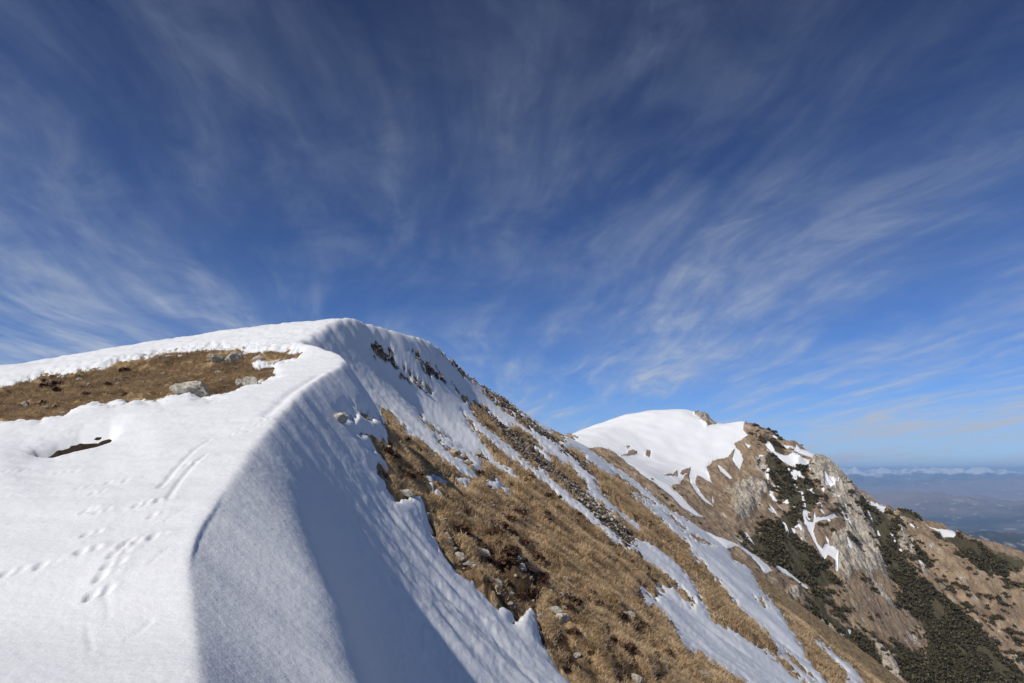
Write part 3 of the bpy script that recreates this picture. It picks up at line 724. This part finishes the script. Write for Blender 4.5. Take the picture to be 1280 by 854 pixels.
def in_poly(poly, n, rg):
    P = np.array(poly, float); out = []
    while len(out) < n:
        u, v = rg.uniform(*(P[:, 0].min(), P[:, 0].max())), rg.uniform(*(P[:, 1].min(), P[:, 1].max()))
        c = False
        for a, b in zip(P, np.roll(P, -1, 0)):
            if (a[1] > v) != (b[1] > v) and u < a[0] + (v - a[1]) * (b[0] - a[0]) / (b[1] - a[1]): c = not c
        if c: out.append((u, v))
    return out
rg = random.Random(5)
SCREE = [
 ([(600,515),(640,545),(690,580),(700,600),(660,572),(615,532)], 62, BRN, (3, 6.5), 'brown angular stone in the upper rock rib between two thin snow strips', 'stones of the upper rock rib'),
 ([(700,598),(732,620),(770,650),(800,690),(770,672),(730,636)], 60, LIMS, (3, 6), 'pale angular stone in the scree band ending at the wide lower snow tongue', 'stones of the pale scree band'),
 ([(583,468),(604,486),(690,548),(700,560),(640,522),(600,494)], 36, BRN, (2, 4.5), 'brown stone in the rib just under the skyline', 'stones of the skyline rib'),
 ([(462,436),(475,436),(500,464),(535,498),(520,488),(485,454)], 22, BRN, (3, 6), 'dark brown stone in the rock rib below the snowy summit', 'stones of the rib below the summit'),
 ([(512,439),(530,455),(560,481),(540,470),(522,453)], 14, BRN, (2.5, 5), 'brown stone in the short rib right of the summit rocks', 'stones of the short rib'),
 ([(532,640),(560,655),(600,700),(640,740),(664,765),(640,762),(612,750),(570,705),(545,675)], 34, LIMS, (3, 9), 'pale broken stone in the grass right along the edge of the shaded snow', 'broken stones along the snow edge'),
 ([(20,500),(100,480),(200,462),(300,446),(335,462),(320,478),(270,490),(200,498),(60,520)], 26, LIMS, (2.5, 6), 'small pale stone lying in the left grass patch', 'small stones in the left grass patch'),
 ([(560,640),(660,640),(760,700),(830,800),(880,840),(760,840),(690,800),(600,720)], 70, LIMS, (2.5, 7.5), 'small pale stone scattered in the broad brown grass slope', 'loose stones in the grass slope'),
]
for poly, cnt, meshes, (a, b), lab, grp in SCREE:
    for u, v in in_poly(poly, cnt, rg):
        h = surf_hit(u, v)
        if h is None: continue
        s = rg.uniform(a, b) / F * math.hypot(h[0], h[1])
        place_stone('stone', rg.choice(meshes), h, s, lab, grp, rz=rg.uniform(0, 6), tilt=rg.uniform(-.4, .6), sink=.2)

# the rest of the scree: too small and too many to count
ico = stone_mesh(77, M_BROWN, .8, 1, 1.2); iv = np.array([v.co for v in ico.vertices]); it = np.array([p.vertices for p in ico.polygons])
cs = np.flatnonzero(((scree > .5) & (mm < -.1) & (rr < 240)).ravel()); cs = RNG.choice(cs, min(5200, len(cs)), replace=False)
rv = []; pt = V[cs]; rd = np.hypot(pt[:, 0], pt[:, 1])
for i in range(len(cs)):
    a = RNG.uniform(0, 6.3); M3 = np.array(Matrix.Rotation(a, 3, 'Z') @ Matrix.Rotation(RNG.uniform(-1, 1), 3, 'X'))
    rv.append((iv * RNG.uniform(.7, 1.3, 3)) @ M3.T * rd[i] * RNG.uniform(.0015, .0048) + (pt[i, 0], pt[i, 1], Zg.ravel()[cs[i]] + .03))
link('rubble', to_mesh('rubble', np.concatenate(rv), None, M_BROWN, smooth=False, F3=(it[None] + (np.arange(len(cs)) * len(iv))[:, None, None]).reshape(-1, 3)), kind='stuff', label='fine brown rubble in the rock ribs of the hillside')

# ------------------------------------------------------------------ low shrubs
def bush_arrays(seed, nleaf, leaf, h=.6):
    g = np.random.default_rng(seed)
    a = g.uniform(0, 2 * np.pi, nleaf); e = np.arcsin(g.uniform(0, 1, nleaf)); r = g.uniform(.45, 1., nleaf) * (1 + .28 * np.sin(3 * a + seed) + .15 * np.sin(5 * a + 2 * seed))
    c = np.stack([r * np.cos(e) * np.cos(a), r * np.cos(e) * np.sin(a), r * np.sin(e) * h], -1)
    t1 = g.normal(0, 1, (nleaf, 3)); t1 /= np.linalg.norm(t1, axis=1)[:, None]
    t2 = np.cross(t1, g.normal(0, 1, (nleaf, 3))); t2 /= np.linalg.norm(t2, axis=1)[:, None]
    s = g.uniform(.6, 1.4, nleaf)[:, None] * leaf
    v = np.stack([c - t1 * s - t2 * s * .5, c + t1 * s - t2 * s * .5, c + t1 * s * .6 + t2 * s, c - t1 * s * .5 + t2 * s * .7], 1).reshape(-1, 3)
    return v, np.repeat(g.uniform(0, 1, nleaf), 4)
def bush_mesh(name, seed, nleaf, leaf, m, h=.6):
    v, t = bush_arrays(seed, nleaf, leaf, h)
    f = np.arange(len(v)).reshape(-1, 4)
    return to_mesh(name, v, f, m, dict(tint=t), smooth=False)
HEA = [bush_mesh('heather_clump', 70 + i, 260, .16, M_HEATH, .7) for i in range(4)]
def place_bush(name, me, loc, s, label, cat, group):
    o = bpy.data.objects.new(name, me); COL.objects.link(o)
    o.location = loc; o.scale = (s * rg.uniform(.8, 1.3), s * rg.uniform(.8, 1.2), s); o.rotation_euler = (0, 0, rg.uniform(0, 6.3))
    o['label'] = label; o['category'] = cat; o['group'] = group
HB = [([(585,565),(660,600),(730,645),(790,690),(830,740),(760,700),(660,650),(600,620)], 46, (4, 9), 'small dark heather clump on the upper grass slope between the snow strips', 'heather clumps on the upper grass slope'),
      ([(480,535),(520,560),(560,590),(500,600),(485,575)], 16, (7, 14), 'dark heather clump at the narrow top end of the grass slope beside shaded snow', 'heather clumps at the top of the grass slope'),
      ([(560,650),(650,640),(680,700),(700,760),(640,745),(590,715)], 30, (8, 18), 'dark brown heather clump among the rocks in mid grass slope', 'heather clumps among the mid slope rocks'),
      ([(700,740),(800,750),(860,830),(820,845),(730,840)], 18, (7, 15), 'dark reddish heather clump on the lower grass slope near the bottom edge', 'heather clumps of the lower grass slope'),
      ([(760,600),(800,640),(850,690),(890,740),(860,710),(800,650)], 26, (2.5, 5), 'tiny dark heather clump on the brown strip between the last two snow strips', 'heather clumps on the far brown strip'),
      ([(20,495),(90,475),(200,455),(260,460),(200,490),(60,515)], 12, (6, 12), 'dark heather clump in the left grass patch', 'heather clumps in the left grass patch')]
for poly, cnt, (a, b), lab, grp in HB:
    for u, v in in_poly(poly, cnt, rg):
        if look(SN, np.array([u]), np.array([v]))[0] > -3: continue
        h = surf_hit(u, v)
        if h is None: continue
        s = rg.uniform(a, b) / F * math.hypot(h[0], h[1]) * .62
        place_bush('heather_clump', rg.choice(HEA), (h[0], h[1], ground_z(h[0], h[1]) + s * .05), s, lab, 'heather', grp)

# ---- dwarf pines of the far peak
print('pines')
PIN = [bush_mesh('dwarf_pine', 90 + i, 260, .13, M_PINE, .75) for i in range(4)]
px_m = 340 / F
mu, mv = project(MX, MY, MZ)
okp = (msn < -1.0)
vis = (mu > 700) & (mu < 1400) & (mv < 930) & (mr < 400)
gap = fbm(MX / 9, MY / 9, 3, s=81)
inside = np.flatnonzero((okp & vis & (mpn > -1) & (gap > np.where(mu < 1062, -.02, -.30) + .012 * (14 - np.clip(mpn, 0, 14)))).ravel())
sparse = np.flatnonzero((okp & vis & (mpn < -3) & (look(SPA, mu, mv) > 0)).ravel())
edge = np.flatnonzero((okp & vis & (mpn < -1.5) & (mpn > -9)).ravel())
anyw = np.flatnonzero((okp & vis & (mpn < -6) & (mu > 930) & (mrk < 4)).ravel())
def pick(a, n): return RNG.choice(a, n, replace=False)
def pine_set(ids, smin, smax, lab, grp):
    for i in ids:
        x, y, z = MV[i]
        place_bush('dwarf_pine', rg.choice(PIN), (float(x), float(y), float(z) - .3), rg.uniform(smin, smax), lab, 'pine shrub', grp)
pine_set(pick(sparse, 110), .9, 2.2, 'single dark dwarf pine bush among rocks and brown turf of the far peak', 'single dwarf pines on the far peak')
pine_set(pick(edge, 130), 1.0, 2.3, 'dark dwarf pine bush at the rim of a thicket on the far peak', 'dwarf pines at the rims of the thickets')
bowl = [(806,603,4),(815,607,5),(823,612,5),(828,620,6),(833,624,5),(842,612,5),(852,622,7),(858,624,4),(827,627,5),(846,640,5),(866,648,6),(875,655,5),(885,662,5),(840,633,5),(905,664,5),(815,600,4)]
for u, v, s in bowl:
    a, b = ray(u, v); t = np.linspace(225, 400, 1500); z = peak0(a * t, t)
    k = int(np.argmax(z > b * t))
    if k == 0: continue
    place_bush('dwarf_pine', rg.choice(PIN), (a * t[k], t[k], z[k] + .2), s * .5 * t[k] / F, 'dark dwarf pine bush on the snowy saddle below the white dome', 'pine shrub', 'dwarf pines on the snowy saddle')
# thickets: a closed mass nobody could count
ids = np.concatenate([pick(inside, 6200), pick(edge, 350), pick(anyw, 120)])
bv, bt = [], []
base = [bush_arrays(120 + i, 46, .22, .55) for i in range(6)]
for n_, i in enumerate(ids):
    v, t = base[n_ % 6]; s = RNG.uniform(.8, 1.9) if n_ < 6200 else RNG.uniform(.7, 1.5)
    a = RNG.uniform(0, 6.3); ca, sa = math.cos(a), math.sin(a)
    w = np.stack([v[:, 0] * ca - v[:, 1] * sa, v[:, 0] * sa + v[:, 1] * ca, v[:, 2]], -1) * s + MV[i] - (0, 0, .3)
    bv.append(w); bt.append(np.clip(t * .7 + RNG.uniform(-.1, .4), 0, 1))
bv = np.concatenate(bv); bt = np.concatenate(bt)
link('pine_thicket', to_mesh('pine_thicket', bv, np.arange(len(bv)).reshape(-1, 4), M_PINE, dict(tint=bt), smooth=False), kind='stuff', label='dark closed dwarf pine thickets on the face of the far peak')

# ------------------------------------------------------------------ light
SUN_EL, SUN_AZ = R(41), R(-133)           # azimuth from the view direction, negative to the left
sdir = Vector((math.sin(SUN_AZ) * math.cos(SUN_EL), math.cos(SUN_AZ) * math.cos(SUN_EL), math.sin(SUN_EL)))
sun = bpy.data.lights.new('sun', 'SUN'); sun.energy = 4.2; sun.angle = R(.53); sun.color = (1, .955, .88)
so = bpy.data.objects.new('sun', sun); COL.objects.link(so); so.rotation_euler = (-sdir).to_track_quat('-Z', 'Y').to_euler()

w = bpy.data.worlds.new('World'); sc.world = w; w.use_nodes = True
nt = w.node_tree; nt.nodes.clear(); k = N(nt)
out = k.node('ShaderNodeOutputWorld'); bg = k.node('ShaderNodeBackground'); nt.links.new(bg.outputs[0], out.inputs[0])
sky = k.node('ShaderNodeTexSky', sky_type='NISHITA'); sky.sun_disc = False; sky.sun_elevation = SUN_EL; sky.sun_rotation = SUN_AZ
sky.altitude = 2200; sky.air_density = 1.0; sky.dust_density = .25; sky.ozone_density = 3.0
G = k.node('ShaderNodeTexCoord').outputs['Generated']
sx = k.node('ShaderNodeSeparateXYZ'); k.put(sx.inputs[0], G)
zz = k.math('MAXIMUM', sx.outputs[2], 0.0)
den = k.math('ADD', zz, .10)
CA = R(-6.0); ca, sa = math.cos(CA), math.sin(CA)
px = k.math('DIVIDE', sx.outputs[0], den); py = k.math('DIVIDE', sx.outputs[1], den)
al = k.math('ADD', k.math('MULTIPLY', px, sa), k.math('MULTIPLY', py, ca))       # along the streaks
ac = k.math('SUBTRACT', k.math('MULTIPLY', px, ca), k.math('MULTIPLY', py, sa))  # across
def vec(x, y, z=0.):
    n = k.node('ShaderNodeCombineXYZ'); k.put(n.inputs[0], x); k.put(n.inputs[1], y); k.put(n.inputs[2], z); return n.outputs[0]
warp = k.math('MULTIPLY', k.math('SUBTRACT', k.noise(vec(px, py, 2.2), .55, 1.5), .5), .8)
ac2 = k.math('ADD', ac, warp)
veil = k.noise(vec(k.math('MULTIPLY', al, .30), k.math('MULTIPLY', ac2, .62), 3.1), 1., 3, .5, 0.)
veil2 = k.noise(vec(k.math('MULTIPLY', al, .7), k.math('MULTIPLY', ac2, 1.1), 9.4), 1.3, 5, .55, .3)
fib = k.noise(vec(k.math('MULTIPLY', al, .62), k.math('MULTIPLY', ac2, 2.9), 7.7), 1., 8, .60, .3)
fib2 = k.noise(vec(k.math('MULTIPLY', al, 1.1), k.math('MULTIPLY', ac2, 6.0), 4.7), 1., 6, .58, .3)
puff = k.noise(vec(k.math('MULTIPLY', al, 2.1), k.math('MULTIPLY', ac2, 2.9), 1.7), 1.4, 8, .62, .5)
base = k.math('MULTIPLY', k.ramp(veil, .26, .66, .30, 1.), k.ramp(veil2, .28, .68, .22, 1.))
tex = k.math('MULTIPLY', k.math('ADD', k.math('MULTIPLY', k.ramp(fib, .22, .84), 1.0), k.math('MULTIPLY', k.ramp(fib2, .35, .8), .16)), k.ramp(puff, .3, .68, .3, 1.2))
cl = k.math('MULTIPLY', base, k.math('ADD', k.math('MULTIPLY', tex, 1.1), .20))
cl = k.math('ADD', cl, k.math('MULTIPLY', k.math('MULTIPLY', k.ramp(fib, .40, .78), k.ramp(puff, .32, .68)), .24))
cl = k.math('ADD', cl, k.math('MULTIPLY', k.ramp(zz, .42, .08, 0., .6), k.math('MULTIPLY', k.ramp(fib2, .42, .7), k.ramp(fib, .35, .6))))
cl = k.math('ADD', cl, k.ramp(zz, .13, .0, 0., .38))
low = k.ramp(zz, .0, .55, 1.15, .62)
cl = k.math('MULTIPLY', k.math('MULTIPLY', cl, low), .70, clamp=True)
skyc = k.mix(1., sky.outputs[0], k.mix(k.ramp(zz, .05, .75), (1.05, 1.05, 1.05), (.23, .30, .42)), 'MULTIPLY')
tint = k.mix(1., skyc, (.56, .86, 1.34), 'MULTIPLY')
cloud = k.mix(k.ramp(zz, 0., .6), (6.2, 7.2, 9.0), (3.0, 3.8, 5.3))
k.put(bg.inputs[0], k.mix(cl, tint, cloud)); bg.inputs[1].default_value = .072

# ------------------------------------------------------------------ camera
cam = bpy.data.cameras.new('camera'); cam.sensor_width = 36; cam.lens = F / 1280 * 36; cam.clip_start = .1; cam.clip_end = 200000
co = bpy.data.objects.new('camera', cam); COL.objects.link(co); co.location = (0, 0, 0); co.rotation_euler = (R(90) + PITCH, 0, 0)
sc.camera = co
sc.view_settings.view_transform = 'Standard'; sc.view_settings.look = 'None'; sc.view_settings.exposure = 0; sc.view_settings.gamma = 1
sc.render.engine = 'CYCLES'; sc.cycles.use_denoising = True
sc.cycles.max_bounces = 5; sc.cycles.diffuse_bounces = 3; sc.cycles.volume_bounces = 1; sc.cycles.glossy_bounces = 2
print('done')
